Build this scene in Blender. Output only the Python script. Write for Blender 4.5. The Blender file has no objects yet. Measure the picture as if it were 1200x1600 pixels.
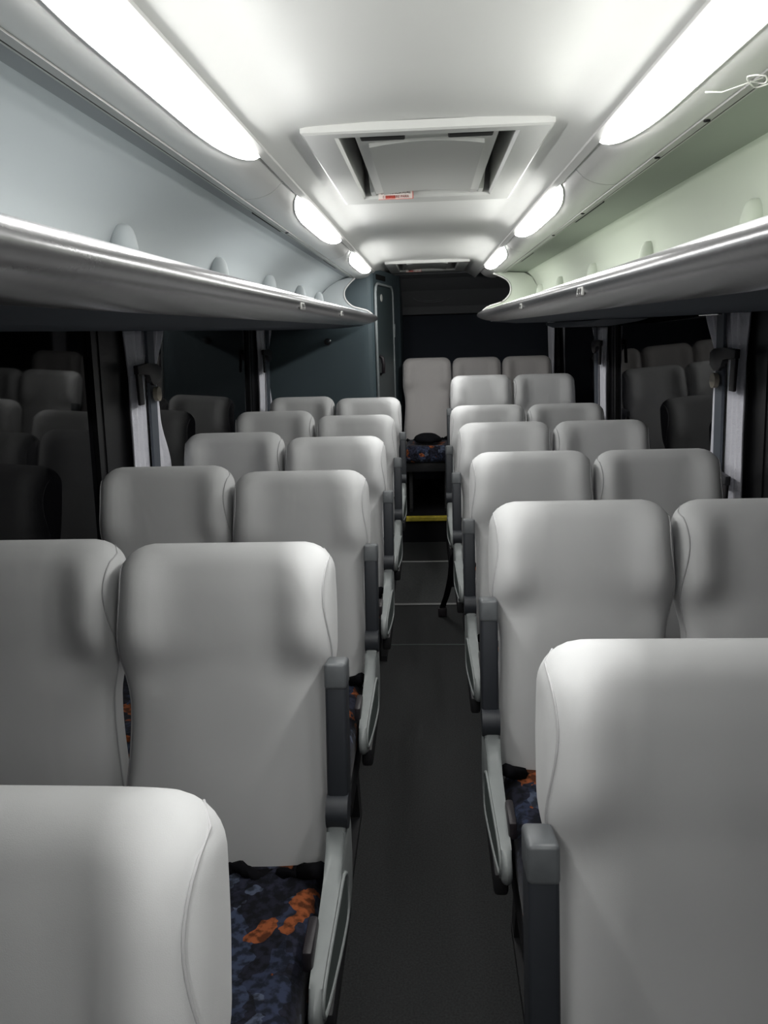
import bpy, bmesh, math, random
from mathutils import Matrix, Vector, noise

random.seed(7)
PI = math.pi
S = bpy.context.scene
COL = S.collection

# ------------------------------------------------------------------ camera
cam_data = bpy.data.cameras.new('camera')
cam_data.sensor_fit = 'VERTICAL'
cam_data.sensor_height = 32.0
cam_data.lens = 24.0
cam_data.clip_start = 0.02
cam = bpy.data.objects.new('camera', cam_data)
COL.objects.link(cam)
MR = ((0.99805834, 0.01567875, -0.06028034),
      (0.05504947, 0.23072204, 0.97146122),
      (-0.0291393, 0.97289337, -0.22941095))
cam.matrix_world = Matrix(((MR[0][0], MR[0][1], -MR[0][2], 0.0),
                           (MR[1][0], MR[1][1], -MR[1][2], 0.0),
                           (MR[2][0], MR[2][1], -MR[2][2], 1.6),
                           (0, 0, 0, 1)))
S.camera = cam

# ------------------------------------------------------------------ world, exposure
w = bpy.data.worlds.new('night')
S.world = w
w.use_nodes = True
w.node_tree.nodes['Background'].inputs[0].default_value = (0.01, 0.012, 0.016, 1)
w.node_tree.nodes['Background'].inputs[1].default_value = 0.15
S.view_settings.view_transform = 'Standard'
S.view_settings.look = 'None'
S.view_settings.gamma = 1
S.view_settings.use_curve_mapping = False
S.view_settings.exposure = 0.0
LAMP = 41.5


# ------------------------------------------------------------------ materials
def mat(name, col, rough=0.5, metal=0.0, spec=0.5, bump=0.0, bscale=40.0, emis=None, vary=0.0, vscale=6.0, sheen=0.0, coat=0.0):
    m = bpy.data.materials.new(name)
    m.use_nodes = True
    nt = m.node_tree
    b = nt.nodes['Principled BSDF']
    b.inputs['Base Color'].default_value = (*col, 1)
    b.inputs['Roughness'].default_value = rough
    b.inputs['Metallic'].default_value = metal
    b.inputs['Specular IOR Level'].default_value = spec
    if sheen:
        b.inputs['Sheen Weight'].default_value = sheen
    if coat:
        b.inputs['Coat Weight'].default_value = coat
        b.inputs['Coat Roughness'].default_value = 0.15
    tc = nt.nodes.new('ShaderNodeTexCoord')
    if vary:
        n = nt.nodes.new('ShaderNodeTexNoise')
        n.inputs['Scale'].default_value = vscale
        n.inputs['Detail'].default_value = 5
        nt.links.new(tc.outputs['Object'], n.inputs['Vector'])
        r = nt.nodes.new('ShaderNodeValToRGB')
        r.color_ramp.elements[0].position = 0.3
        r.color_ramp.elements[1].position = 0.7
        r.color_ramp.elements[0].color = (*[c * (1 - vary) for c in col], 1)
        r.color_ramp.elements[1].color = (*[min(1, c * (1 + vary)) for c in col], 1)
        nt.links.new(n.outputs['Fac'], r.inputs['Fac'])
        nt.links.new(r.outputs['Color'], b.inputs['Base Color'])
    if bump:
        n = nt.nodes.new('ShaderNodeTexNoise')
        n.inputs['Scale'].default_value = bscale
        n.inputs['Detail'].default_value = 4
        nt.links.new(tc.outputs['Object'], n.inputs['Vector'])
        bp = nt.nodes.new('ShaderNodeBump')
        bp.inputs['Strength'].default_value = bump
        bp.inputs['Distance'].default_value = 0.01
        nt.links.new(n.outputs['Fac'], bp.inputs['Height'])
        nt.links.new(bp.outputs['Normal'], b.inputs['Normal'])
    if emis:
        b.inputs['Emission Color'].default_value = (*emis[0], 1)
        b.inputs['Emission Strength'].default_value = emis[1]
    return m


def cover_material(name, col):
    """white stretch cloth: weave, soft creases"""
    m = mat(name, col, 0.85, spec=0.2, sheen=0.15)
    nt = m.node_tree
    b = nt.nodes['Principled BSDF']
    tc = nt.nodes.new('ShaderNodeTexCoord')
    oi = nt.nodes.new('ShaderNodeObjectInfo')
    off = nt.nodes.new('ShaderNodeVectorMath')
    off.operation = 'ADD'
    mul = nt.nodes.new('ShaderNodeMath')
    mul.operation = 'MULTIPLY'
    mul.inputs[1].default_value = 31.0
    nt.links.new(oi.outputs['Random'], mul.inputs[0])
    nt.links.new(tc.outputs['Object'], off.inputs[0])
    nt.links.new(mul.outputs[0], off.inputs[1])
    mp = nt.nodes.new('ShaderNodeMapping')
    mp.inputs['Scale'].default_value = (1.0, 1.0, 0.35)
    nt.links.new(off.outputs[0], mp.inputs['Vector'])
    n = nt.nodes.new('ShaderNodeTexNoise')
    n.inputs['Scale'].default_value = 6.5
    n.inputs['Detail'].default_value = 2
    n.inputs['Distortion'].default_value = 0.6
    nt.links.new(mp.outputs[0], n.inputs['Vector'])
    n2 = nt.nodes.new('ShaderNodeTexNoise')
    n2.inputs['Scale'].default_value = 900
    nt.links.new(tc.outputs['Object'], n2.inputs['Vector'])
    b1 = nt.nodes.new('ShaderNodeBump')
    b1.inputs['Strength'].default_value = 0.35
    b1.inputs['Distance'].default_value = 0.015
    nt.links.new(n.outputs['Fac'], b1.inputs['Height'])
    b2 = nt.nodes.new('ShaderNodeBump')
    b2.inputs['Strength'].default_value = 0.10
    b2.inputs['Distance'].default_value = 0.002
    nt.links.new(n2.outputs['Fac'], b2.inputs['Height'])
    nt.links.new(b1.outputs['Normal'], b2.inputs['Normal'])
    nt.links.new(b2.outputs['Normal'], b.inputs['Normal'])
    # per-seat wear of the cloth
    hsv = nt.nodes.new('ShaderNodeHueSaturation')
    hsv.inputs['Color'].default_value = (*col, 1)
    mr = nt.nodes.new('ShaderNodeMapRange')
    mr.inputs['To Min'].default_value = 0.93
    mr.inputs['To Max'].default_value = 1.04
    nt.links.new(oi.outputs['Random'], mr.inputs['Value'])
    nt.links.new(mr.outputs[0], hsv.inputs['Value'])
    nt.links.new(hsv.outputs[0], b.inputs['Base Color'])
    return m


def cushion_material():
    """dark moquette with slate blue leaves and burnt orange leaves"""
    m = mat('leaf_moquette', (0.02, 0.025, 0.05), 0.9, spec=0.2, sheen=0.1)
    nt = m.node_tree
    b = nt.nodes['Principled BSDF']
    tc = nt.nodes.new('ShaderNodeTexCoord')
    mp = nt.nodes.new('ShaderNodeMapping')
    mp.inputs['Scale'].default_value = (1, 0.62, 1)
    mp.inputs['Rotation'].default_value = (0.3, 0, 0.5)
    nz = nt.nodes.new('ShaderNodeTexNoise')
    nz.inputs['Scale'].default_value = 14
    nz.inputs['Detail'].default_value = 3
    nt.links.new(tc.outputs['Object'], nz.inputs['Vector'])
    mx = nt.nodes.new('ShaderNodeMix')
    mx.data_type = 'RGBA'
    mx.blend_type = 'LINEAR_LIGHT'
    mx.inputs[0].default_value = 0.06
    nt.links.new(tc.outputs['Object'], mx.inputs[6])
    nt.links.new(nz.outputs['Color'], mx.inputs[7])
    oi = nt.nodes.new('ShaderNodeObjectInfo')
    sh = nt.nodes.new('ShaderNodeVectorMath')
    sh.operation = 'ADD'
    k5 = nt.nodes.new('ShaderNodeMath')
    k5.operation = 'MULTIPLY'
    k5.inputs[1].default_value = 17.0
    nt.links.new(oi.outputs['Random'], k5.inputs[0])
    nt.links.new(mx.outputs[2], sh.inputs[0])
    nt.links.new(k5.outputs[0], sh.inputs[1])
    nt.links.new(sh.outputs[0], mp.inputs['Vector'])
    v = nt.nodes.new('ShaderNodeTexVoronoi')
    v.inputs['Scale'].default_value = 26
    nt.links.new(mp.outputs[0], v.inputs['Vector'])
    sep = nt.nodes.new('ShaderNodeSeparateColor')
    nt.links.new(v.outputs['Color'], sep.inputs[0])
    r = nt.nodes.new('ShaderNodeValToRGB')
    r.color_ramp.interpolation = 'CONSTANT'
    e = r.color_ramp.elements
    e[0].position = 0
    e[0].color = (0.012, 0.013, 0.024, 1)
    e[1].position = 0.34
    e[1].color = (0.026, 0.034, 0.066, 1)
    for p, c in ((0.52, (0.075, 0.092, 0.14, 1)), (0.62, (0.02, 0.022, 0.04, 1)), (0.8, (0.038, 0.050, 0.092, 1)), (0.85, (0.27, 0.075, 0.025, 1))):
        q = e.new(p)
        q.color = c
    nt.links.new(sep.outputs[0], r.inputs['Fac'])
    # veins
    wv = nt.nodes.new('ShaderNodeTexNoise')
    wv.inputs['Scale'].default_value = 60
    wv.inputs['Detail'].default_value = 4
    nt.links.new(tc.outputs['Object'], wv.inputs['Vector'])
    r2 = nt.nodes.new('ShaderNodeValToRGB')
    r2.color_ramp.elements[0].position = 0.42
    r2.color_ramp.elements[1].position = 0.58
    r2.color_ramp.elements[0].color = (0.35, 0.35, 0.35, 1)
    r2.color_ramp.elements[1].color = (1.3, 1.3, 1.3, 1)
    nt.links.new(wv.outputs['Fac'], r2.inputs['Fac'])
    m2 = nt.nodes.new('ShaderNodeMix')
    m2.data_type = 'RGBA'
    m2.blend_type = 'MULTIPLY'
    m2.inputs[0].default_value = 1
    nt.links.new(r.outputs['Color'], m2.inputs[6])
    nt.links.new(r2.outputs['Color'], m2.inputs[7])
    nt.links.new(m2.outputs[2], b.inputs['Base Color'])
    return m


M = dict(
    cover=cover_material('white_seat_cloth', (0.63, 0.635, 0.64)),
    cover_rear=cover_material('dimmed_seat_cloth', (0.50, 0.48, 0.475)),  # seat cloth darkened for the dimmer light at the rear, slightly warmer grey
    piping=mat('seam_thread', (0.50, 0.50, 0.51), 0.9),
    cushion=cushion_material(),
    black_cloth=mat('black_cloth', (0.008, 0.008, 0.010), 0.95, spec=0.1),
    arm=mat('charcoal_plastic', (0.024, 0.027, 0.033), 0.5, spec=0.4),
    armcap=mat('worn_grey_plastic', (0.10, 0.108, 0.115), 0.4, vary=0.1, vscale=30),
    panel=mat('light_grey_plastic', (0.27, 0.29, 0.29), 0.42, vary=0.08, vscale=12),
    panel_dark=mat('green_grey_plastic', (0.09, 0.11, 0.105), 0.5),
    frame=mat('black_metal', (0.02, 0.02, 0.022), 0.5, spec=0.3),
    ceiling=mat('pale_ceiling_laminate', (0.66, 0.665, 0.65), 0.34, spec=0.5, vary=0.02, vscale=3),
    hatch=mat('hatch_plastic', (0.52, 0.525, 0.51), 0.45),
    hatch_lid=mat('hatch_lid_plastic', (0.42, 0.425, 0.41), 0.5),
    dark=mat('dark_gap', (0.012, 0.012, 0.012), 0.8, spec=0.1),
    valance=mat('grey_valance_plastic', (0.50, 0.50, 0.49), 0.38),
    rail=mat('clear_rail', (0.22, 0.22, 0.21), 0.35),
    back_left=mat('blue_cast_laminate', (0.41, 0.438, 0.450), 0.7, spec=0.3),  # bluish colour cast of the light put into the panel tint
    back_right=mat('green_cast_laminate', (0.50, 0.54, 0.47), 0.7, spec=0.3),  # right-hand panel, with a greenish colour cast put into its tint
    under_left=mat('shaded_blue_laminate', (0.21, 0.225, 0.235), 0.7, spec=0.3),  # back panel laminate darkened; shade under the valance is in the colour
    under_right=mat('shaded_green_laminate', (0.23, 0.255, 0.22), 0.7, spec=0.3),  # right back panel colour darkened to hold the shade below the valance
    lip=mat('silver_rack_lip', (0.20, 0.198, 0.205), 0.24, metal=0.6, bump=0.03, bscale=60),
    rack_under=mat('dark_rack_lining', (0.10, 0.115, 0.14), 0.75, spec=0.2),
    lens=mat('lamp_lens', (0.9, 0.9, 0.9), 0.3, emis=((1.0, 0.995, 0.97), LAMP)),
    floor=mat('dark_rubber_floor', (0.028, 0.029, 0.030), 0.75, spec=0.25, vary=0.35, vscale=180, bump=0.2, bscale=300),
    floor_patch=mat('worn_floor_cover', (0.055, 0.057, 0.058), 0.7, spec=0.25, vary=0.25, vscale=120),
    alu=mat('floor_trim_metal', (0.32, 0.32, 0.32), 0.45, metal=0.5),
    yellow=mat('yellow_nosing', (0.55, 0.45, 0.05), 0.55, vary=0.25, vscale=25),
    platform=mat('black_platform_carpet', (0.012, 0.012, 0.014), 0.95, spec=0.1),
    wall=mat('slate_wall_cloth', (0.075, 0.085, 0.10), 0.85, spec=0.2),
    wframe=mat('black_window_band', (0.006, 0.006, 0.007), 0.35),
    glass=mat('night_window_glass', (0.004, 0.004, 0.005), 0.03, spec=0.16),
    pillar=mat('grey_pillar_trim', (0.10, 0.115, 0.14), 0.6),
    curtain=mat('pale_lilac_curtain', (0.88, 0.88, 0.95), 0.9, spec=0.1, bump=0.3, bscale=120),
    hook=mat('dark_hook_plastic', (0.022, 0.018, 0.022), 0.45),
    hook_grey=mat('grey_hook_plastic', (0.10, 0.10, 0.11), 0.5),
    button=mat('beige_button', (0.38, 0.34, 0.27), 0.5),
    cabin=mat('blue_green_cabin_laminate', (0.075, 0.105, 0.120), 0.5, spec=0.4),
    door=mat('dark_green_door', (0.05, 0.07, 0.075), 0.5),
    door_trim=mat('pale_door_trim', (0.30, 0.33, 0.34), 0.4),
    rear=mat('rear_grey_lining', (0.20, 0.205, 0.215), 0.85, spec=0.1),
    rear_dark=mat('rear_navy_cloth', (0.035, 0.040, 0.052), 0.9, spec=0.1),
    sticker=mat('white_sticker', (0.62, 0.62, 0.60), 0.5),
    label=mat('label_white', (0.80, 0.72, 0.68), 0.5),
    label_red=mat('label_red', (0.62, 0.08, 0.05), 0.5),
    ink=mat('label_ink', (0.03, 0.03, 0.03), 0.6),
    ink_red=mat('label_ink_red', (0.30, 0.05, 0.04), 0.6),
    chrome=mat('chrome', (0.6, 0.6, 0.6), 0.2, metal=1.0),
    tie=mat('white_nylon_tie', (0.75, 0.75, 0.72), 0.4),
)


# ------------------------------------------------------------------ helpers
def link(name, bm, material, parent=None, smooth=False, angle=None):
    me = bpy.data.meshes.new(name)
    bmesh.ops.recalc_face_normals(bm, faces=bm.faces[:])
    bm.to_mesh(me)
    bm.free()
    me.materials.append(material)
    if smooth:
        me.shade_smooth()
        if angle:
            me.set_sharp_from_angle(angle=math.radians(angle))
    o = bpy.data.objects.new(name, me)
    COL.objects.link(o)
    if parent:
        o.parent = parent
    return o


def tag(o, label, cat, group=None):
    o['label'] = label
    o['category'] = cat
    if group:
        o['group'] = group
    return o


def thing(name, loc=(0, 0, 0), label=None, cat=None, group=None):
    o = bpy.data.objects.new(name, None)
    o.empty_display_size = 0.1
    COL.objects.link(o)
    o.location = loc
    if label:
        tag(o, label, cat, group)
    return o


def struct(name, bm, m, smooth=False, angle=None):
    o = link(name, bm, m, None, smooth, angle)
    o['kind'] = 'structure'
    return o


def box(bm, x0, x1, y0, y1, z0, z1, bev=0.0, seg=3, mtx=None):
    r = bmesh.ops.create_cube(bm, size=1.0)
    vs = r['verts']
    for v in vs:
        v.co = Vector((x0 + (v.co.x + 0.5) * (x1 - x0), y0 + (v.co.y + 0.5) * (y1 - y0), z0 + (v.co.z + 0.5) * (z1 - z0)))
    if bev:
        es = list({e for v in vs for e in v.link_edges})
        g = bmesh.ops.bevel(bm, geom=es, offset=bev, segments=seg, affect='EDGES', profile=0.5)
        vs = list({v for f in g['faces'] for v in f.verts} | {v for v in vs if v.is_valid})
    if mtx:
        bmesh.ops.transform(bm, matrix=mtx, verts=vs)
    return vs


def NB():
    return bmesh.new()


def tube(bm, pts, r, n=8, closed=False, cap=True):
    pts = [Vector(p) for p in pts]
    rings = []
    N = len(pts)
    for i, p in enumerate(pts):
        if closed:
            t = pts[(i + 1) % N] - pts[i - 1]
        else:
            t = pts[min(i + 1, N - 1)] - pts[max(i - 1, 0)]
        t.normalize()
        a = Vector((1, 0, 0)) if abs(t.x) < 0.9 else Vector((0, 0, 1))
        u = t.cross(a).normalized()
        v = t.cross(u)
        rings.append([bm.verts.new(p + (u * math.cos(2 * PI * k / n) + v * math.sin(2 * PI * k / n)) * r) for k in range(n)])
    rng = range(N) if closed else range(N - 1)
    for i in rng:
        A, B = rings[i], rings[(i + 1) % N]
        for k in range(n):
            bm.faces.new((A[k], A[(k + 1) % n], B[(k + 1) % n], B[k]))
    if cap and not closed:
        bm.faces.new(rings[0])
        bm.faces.new(rings[-1][::-1])


def prism_x(bm, poly, x0, x1, bev=0.0, seg=2):
    """closed polygon of (y,z) extruded along x"""
    A = [bm.verts.new((x0, y, z)) for y, z in poly]
    B = [bm.verts.new((x1, y, z)) for y, z in poly]
    n = len(poly)
    fa = bm.faces.new(A)
    fb = bm.faces.new(B[::-1])
    for i in range(n):
        bm.faces.new((A[i], A[(i + 1) % n], B[(i + 1) % n], B[i]))
    if bev:
        es = list(fa.edges) + list(fb.edges)
        bmesh.ops.bevel(bm, geom=es, offset=bev, segments=seg, affect='EDGES', profile=0.5)


def prism_y(bm, poly, y0, y1):
    """closed polygon of (x,z) extruded along y"""
    A = [bm.verts.new((x, y0, z)) for x, z in poly]
    B = [bm.verts.new((x, y1, z)) for x, z in poly]
    n = len(poly)
    bm.faces.new(A)
    bm.faces.new(B[::-1])
    for i in range(n):
        bm.faces.new((A[i], A[(i + 1) % n], B[(i + 1) % n], B[i]))


def smooth_curve(pts, n=6, closed=False):
    """Catmull-Rom through 2-D or 3-D points"""
    P = [Vector(p) if len(p) == 3 else Vector((p[0], p[1], 0)) for p in pts]
    N = len(P)
    out = []
    rng = N if closed else N - 1
    for i in range(rng):
        if closed:
            p0, p1, p2, p3 = P[i - 1], P[i], P[(i + 1) % N], P[(i + 2) % N]
        else:
            p0, p1, p2, p3 = P[max(i - 1, 0)], P[i], P[i + 1], P[min(i + 2, N - 1)]
        for k in range(n):
            t = k / n
            out.append(0.5 * ((2 * p1) + (p2 - p0) * t + (2 * p0 - 5 * p1 + 4 * p2 - p3) * t * t + (3 * p1 - p0 - 3 * p2 + p3) * t ** 3))
    if not closed:
        out.append(P[-1])
    if len(pts[0]) == 2:
        return [(p.x, p.y) for p in out]
    return out


def shell_y(bm, prof, y0, y1, th, ny=1, wob=None):
    """open profile of (x,z) extruded along y with thickness th on the left-hand side of travel"""
    n = len(prof)
    inner = []
    for i, (x, z) in enumerate(prof):
        a = prof[max(i - 1, 0)]
        b = prof[min(i + 1, n - 1)]
        dx, dz = b[0] - a[0], b[1] - a[1]
        L = math.hypot(dx, dz) or 1
        inner.append((x - dz / L * th, z + dx / L * th))
    loop = list(prof) + inner[::-1]
    rows = []
    for j in range(ny + 1):
        y = y0 + (y1 - y0) * j / ny
        row = []
        for k, (x, z) in enumerate(loop):
            dz = wob(k, y) if wob else 0
            row.append(bm.verts.new((x, y, z + dz)))
        rows.append(row)
    m = len(loop)
    for j in range(ny):
        for k in range(m):
            bm.faces.new((rows[j][k], rows[j][(k + 1) % m], rows[j + 1][(k + 1) % m], rows[j + 1][k]))
    bm.faces.new(rows[0])
    bm.faces.new(rows[-1][::-1])


def sstep(a, b, x):
    t = max(0.0, min(1.0, (x - a) / (b - a)))
    return t * t * (3 - 2 * t)


# ------------------------------------------------------------------ the room shell
XW = 1.16           # inner face of the side walls
YF, YR = -1.6, 7.35  # front and rear ends
bm = NB(); box(bm, -1.25, 1.25, YF, YR, -0.06, 0.0)
struct('floor', bm, M['floor'])
# worn lighter piece of floor cover between two metal strips
bm = NB(); box(bm, -0.30, 0.24, 4.36, 5.22, 0.0, 0.003)
struct('trim_1', bm, M['floor_patch'])
for k, (y, h) in enumerate(((4.35, 0.022), (5.22, 0.016))):
    bm = NB(); box(bm, -0.34, 0.27, y - 0.012, y + 0.012, 0.0, 0.006, 0.002, 1)
    struct('trim_%d' % (k + 2), bm, M['alu'])
bm = NB(); box(bm, -0.33, 0.26, 3.74, 3.748, 0.0, 0.003)
struct('trim_4', bm, M['panel_dark'])
# rear platform with a yellow nosing
bm = NB(); box(bm, -0.40, XW, 5.74, YR, 0.0, 0.195)
box(bm, 0.12, XW, 4.66, 5.739, 0.0, 0.115)
struct('trim_5', bm, M['platform'])
bm = NB(); box(bm, -0.26, 0.20, 5.722, 5.775, 0.170, 0.203, 0.004, 2)
box(bm, -0.26, 0.20, 5.738, 5.748, 0.203, 0.207)
struct('trim_6', bm, M['yellow'])

# side walls: sill panel, window band, header. Windows are real panes in black frames.
PIL = {-1: [(-0.75, -0.45), (2.64, 3.12), (4.98, 5.42)], 1: [(-0.75, -0.45), (2.68, 3.12), (4.88, 5.30), (7.10, 7.33)]}
for sx, side in ((-1, 'left'), (1, 'right')):
    bm = NB()
    zt, zb = 1.66, 0.72
    xt, xb = sx * (XW - 0.035), sx * XW
    def q(x, z): return (x, z)
    # lower panel
    prism_y(bm, [(sx * XW, 0.0), (sx * (XW + 0.06), 0.0), (sx * (XW + 0.06), zb), (sx * XW, zb)], YF, YR)
    # sill ledge
    prism_y(bm, [(sx * (XW - 0.05), zb - 0.05), (sx * (XW + 0.06), zb - 0.05), (sx * (XW + 0.06), zb + 0.015), (sx * (XW - 0.05), zb + 0.0)], YF, YR)
    struct('wall_' + side, bm, M['wall'])
    bm = NB()
    prism_y(bm, [(xt, zt), (sx * (XW + 0.06), zt), (sx * (XW + 0.06), 2.1), (sx * (XW - 0.02), 2.1)], YF, YR)
    struct('wall_upper_' + side, bm, M['wall'])
    # panes and frames between pillars
    ys = [YF] + [v for p in PIL[sx] for v in p] + [YR]
    nwin = 0
    for i in range(0, len(ys) - 1, 2):
        a, b = ys[i], ys[i + 1]
        if b - a < 0.1 or (sx < 0 and a > 5.3):
            continue
        nwin += 1
        wi = nwin + (0 if sx < 0 else 4)
        bm = NB()
        g = 0.004
        P = [(sx * (XW + 0.020), zb + 0.015), (sx * (XW + 0.026), zb + 0.015), (xt + sx * 0.026, zt), (xt + sx * 0.020, zt)]
        prism_y(bm, P, a, b)
        wo = struct('window_%d' % wi, bm, M['glass'])
        bm = NB()
        for ya, yb in ((a, a + 0.05), (b - 0.05, b)):
            prism_y(bm, [(sx * (XW + 0.004), zb + 0.015), (sx * (XW + 0.0195), zb + 0.015), (xt + sx * 0.0195, zt), (xt + sx * 0.004, zt)], ya, yb)
        prism_y(bm, [(sx * (XW + 0.004), zb + 0.015), (sx * (XW + 0.0195), zb + 0.015), (sx * (XW + 0.018), zb + 0.05), (sx * (XW + 0.003), zb + 0.05)], a + 0.05, b - 0.05)
        fo = link('window_frame', bm, M['wframe'], wo)
    # pillars
    for k, (a, b) in enumerate(PIL[sx]):
        bm = NB()
        prism_y(bm, [(sx * XW, zb), (sx * (XW + 0.05), zb), (xt + sx * 0.05, zt), (xt, zt)], a, b)
        struct('trim_%d' % (10 + k + (10 if sx > 0 else 0)), bm, M['wframe'])

# ceiling: slightly vaulted panel with an opening for each hatch
CX0, CX1 = -0.385, 0.395
def ceil_z(x):
    t = abs(x - 0.005) / 0.39
    return 2.065 - 0.012 * t ** 2 - 0.05 * max(0, (t - 0.72) / 0.28) ** 1.6
HATCH = [(1.90, 2.92), (5.50, 6.38)]
HX = 0.235
xs = [CX0 + (CX1 - CX0) * i / 26 for i in range(27)]
xs = sorted(xs + [-HX, HX + 0.012])
ys = [YF, 0.0, 1.0]
ys = sorted(set([YF, 0.0, 1.0, 4.0, 6.6] + [v for h in HATCH for v in (h[0] + 0.05, h[1] - 0.05)]))
bm = NB()
grid = [[bm.verts.new((x, y, ceil_z(x))) for x in xs] for y in ys]
gtop = [[bm.verts.new((x, y, ceil_z(x) + 0.012)) for x in xs] for y in ys]
def in_hatch(x, y):
    return abs(x - 0.006) < HX + 0.002 and any(h[0] + 0.04 < y < h[1] - 0.04 for h in HATCH)
for j in range(len(ys) - 1):
    for i in range(len(xs) - 1):
        if in_hatch((xs[i] + xs[i + 1]) / 2, (ys[j] + ys[j + 1]) / 2):
            continue
        bm.faces.new((grid[j][i], grid[j][i + 1], grid[j + 1][i + 1], grid[j + 1][i]))
        bm.faces.new((gtop[j][i], gtop[j + 1][i], gtop[j + 1][i + 1], gtop[j][i + 1]))
me_c = struct('ceiling', bm, M['ceiling'], smooth=True, angle=40)
# outer roof above everything
bm = NB(); box(bm, -1.25, 1.25, YF, YR, 2.24, 2.30)
struct('ceiling_roof', bm, M['dark'])
# ends
bm = NB(); box(bm, -1.25, 1.25, YF - 0.06, YF, 0, 2.3)
struct('wall_front', bm, M['wall'])
bm = NB(); box(bm, -0.6, 1.25, YR - 0.03, YR + 0.04, 0, 1.76)
struct('wall_rear', bm, M['rear_dark'])
# sloped bulkhead above the rear seats
bm = NB()
prism_x(bm, [(6.60, 2.075), (6.60, 2.045), (6.72, 2.02), (6.95, 1.93), (7.16, 1.80), (7.22, 1.735), (7.40, 1.73), (7.40, 2.24)], -0.55, 1.20)
struct('wall_bulkhead', bm, M['rear'])
bm = NB()
c = Vector((0.045, 7.03, 1.885))
nrm = Vector((0, -0.56, -0.82)).normalized()
u = Vector((1, 0, 0)); v = nrm.cross(u)
tube(bm, [c + u * 0.17 * math.cos(a * PI / 20) + v * 0.085 * math.sin(a * PI / 20) for a in range(40)], 0.005, 6, True)
tube(bm, [c + u * 0.12 * math.cos(a * PI / 20) + v * 0.06 * math.sin(a * PI / 20) for a in range(40)], 0.004, 6, True)
sp = link('ceiling_speaker', bm, M['rear'], None, True)
tag(sp, 'dark oval speaker ring on the bulkhead above the rear seats', 'speaker')

# toilet cabin on the left rear
bm = NB()
cab = [(-1.15, 5.60), (-0.42, 5.60), (-0.395, 5.606), (-0.380, 5.625), (-0.245, 6.50), (-0.225, 6.56), (-0.225, 7.33), (-1.15, 7.33)]
A = [bm.verts.new((x, y, 0.0)) for x, y in cab]
B = [bm.verts.new((x, y, 2.035)) for x, y in cab]
bm.faces.new(A); bm.faces.new(B[::-1])
for i in range(len(cab)):
    j = (i + 1) % len(cab)
    bm.faces.new((A[i], A[j], B[j], B[i]))
struct('wall_cabin', bm, M['cabin'])
# cabin door on the slanted face
p0 = Vector((-0.380, 5.625, 0)); p1 = Vector((-0.245, 6.50, 0))
dv = (p1 - p0).normalized(); dn = Vector((dv.y, -dv.x, 0))
def dpt(s, z, o=0.0):
    p = p0 + dv * s + dn * o
    return Vector((p.x, p.y, z))
def door_outline(s0, s1, z0, z1, r, o):
    pts = [dpt(s0, z0, o)]
    for k in range(7):
        a = PI - k * PI / 12
        pts.append(dpt(s0 + r + r * math.cos(a), z1 - r + r * math.sin(a), o))
    for k in range(7):
        a = PI / 2 - k * PI / 12
        pts.append(dpt(s1 - r + r * math.cos(a), z1 - r + r * math.sin(a), o))
    pts.append(dpt(s1, z0, o))
    return pts
bm = NB()
A = [bm.verts.new(p) for p in door_outline(0.03, 0.62, 0.22, 1.915, 0.07, 0.003)]
B = [bm.verts.new(p) for p in door_outline(0.03, 0.62, 0.22, 1.915, 0.07, 0.014)]
bm.faces.new(A); bm.faces.new(B[::-1])
for i in range(len(A)):
    j = (i + 1) % len(A)
    bm.faces.new((A[i], A[j], B[j], B[i]))
dr = struct('door_1', bm, M['door'])
bm = NB(); tube(bm, door_outline(0.018, 0.635, 0.22, 1.93, 0.075, 0.012), 0.010, 8)
link('door_frame', bm, M['door_trim'], dr, True)
bm = NB()
a_, b_ = dpt(0.12, 1.385, 0.016), dpt(0.17, 1.29, 0.030)
tube(bm, [dpt(0.09, 1.42, 0.014), dpt(0.09, 1.41, 0.035), dpt(0.10, 1.36, 0.040), dpt(0.10, 1.30, 0.038), dpt(0.10, 1.29, 0.014)], 0.014, 8)
link('door_handle', bm, M['hook'], dr, True)
bm = NB()
tube(bm, [dpt(0.20, 1.835, 0.014), dpt(0.20, 1.835, 0.019)], 0.026, 20)
link('round_sticker', bm, M['sticker'], dr)
for z in (1.60, 0.9):
    bm = NB()
    tube(bm, [dpt(0.64, z - 0.05, 0.014), dpt(0.64, z + 0.05, 0.014)], 0.013, 8)
    link('hinge', bm, M['door_trim'], dr, True)
# vent above the door
bm = NB()
vs = box(bm, 0, 0.30, -0.004, 0.008, 0, 0.035)
mt = Matrix(((dv.x, dn.x, 0, 0), (dv.y, dn.y, 0, 0), (0, 0, 1, 0), (0, 0, 0, 1)))
bmesh.ops.transform(bm, matrix=Matrix.Translation(dpt(0.10, 1.962)) @ mt, verts=bm.verts[:])
tag(link('air_vent', bm, M['dark']), 'small black slot vent above the cabin door', 'vent')
# chrome knob on the front face of the cabin
k_ = thing('coat_hook', (-0.715, 5.598, 1.536), 'small chrome coat hook on the dark front wall of the cabin', 'hook')
bm = NB(); tube(bm, [(0, 0, 0), (0, -0.006, 0)], 0.024, 20)
link('base', bm, M['hook'], k_)
bm = NB(); tube(bm, [(0.0, -0.004, 0.004), (0.0, -0.022, 0.004), (0.012, -0.032, 0.006), (0.030, -0.036, 0.006)], 0.009, 10)
link('peg', bm, M['chrome'], k_, True)


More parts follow.
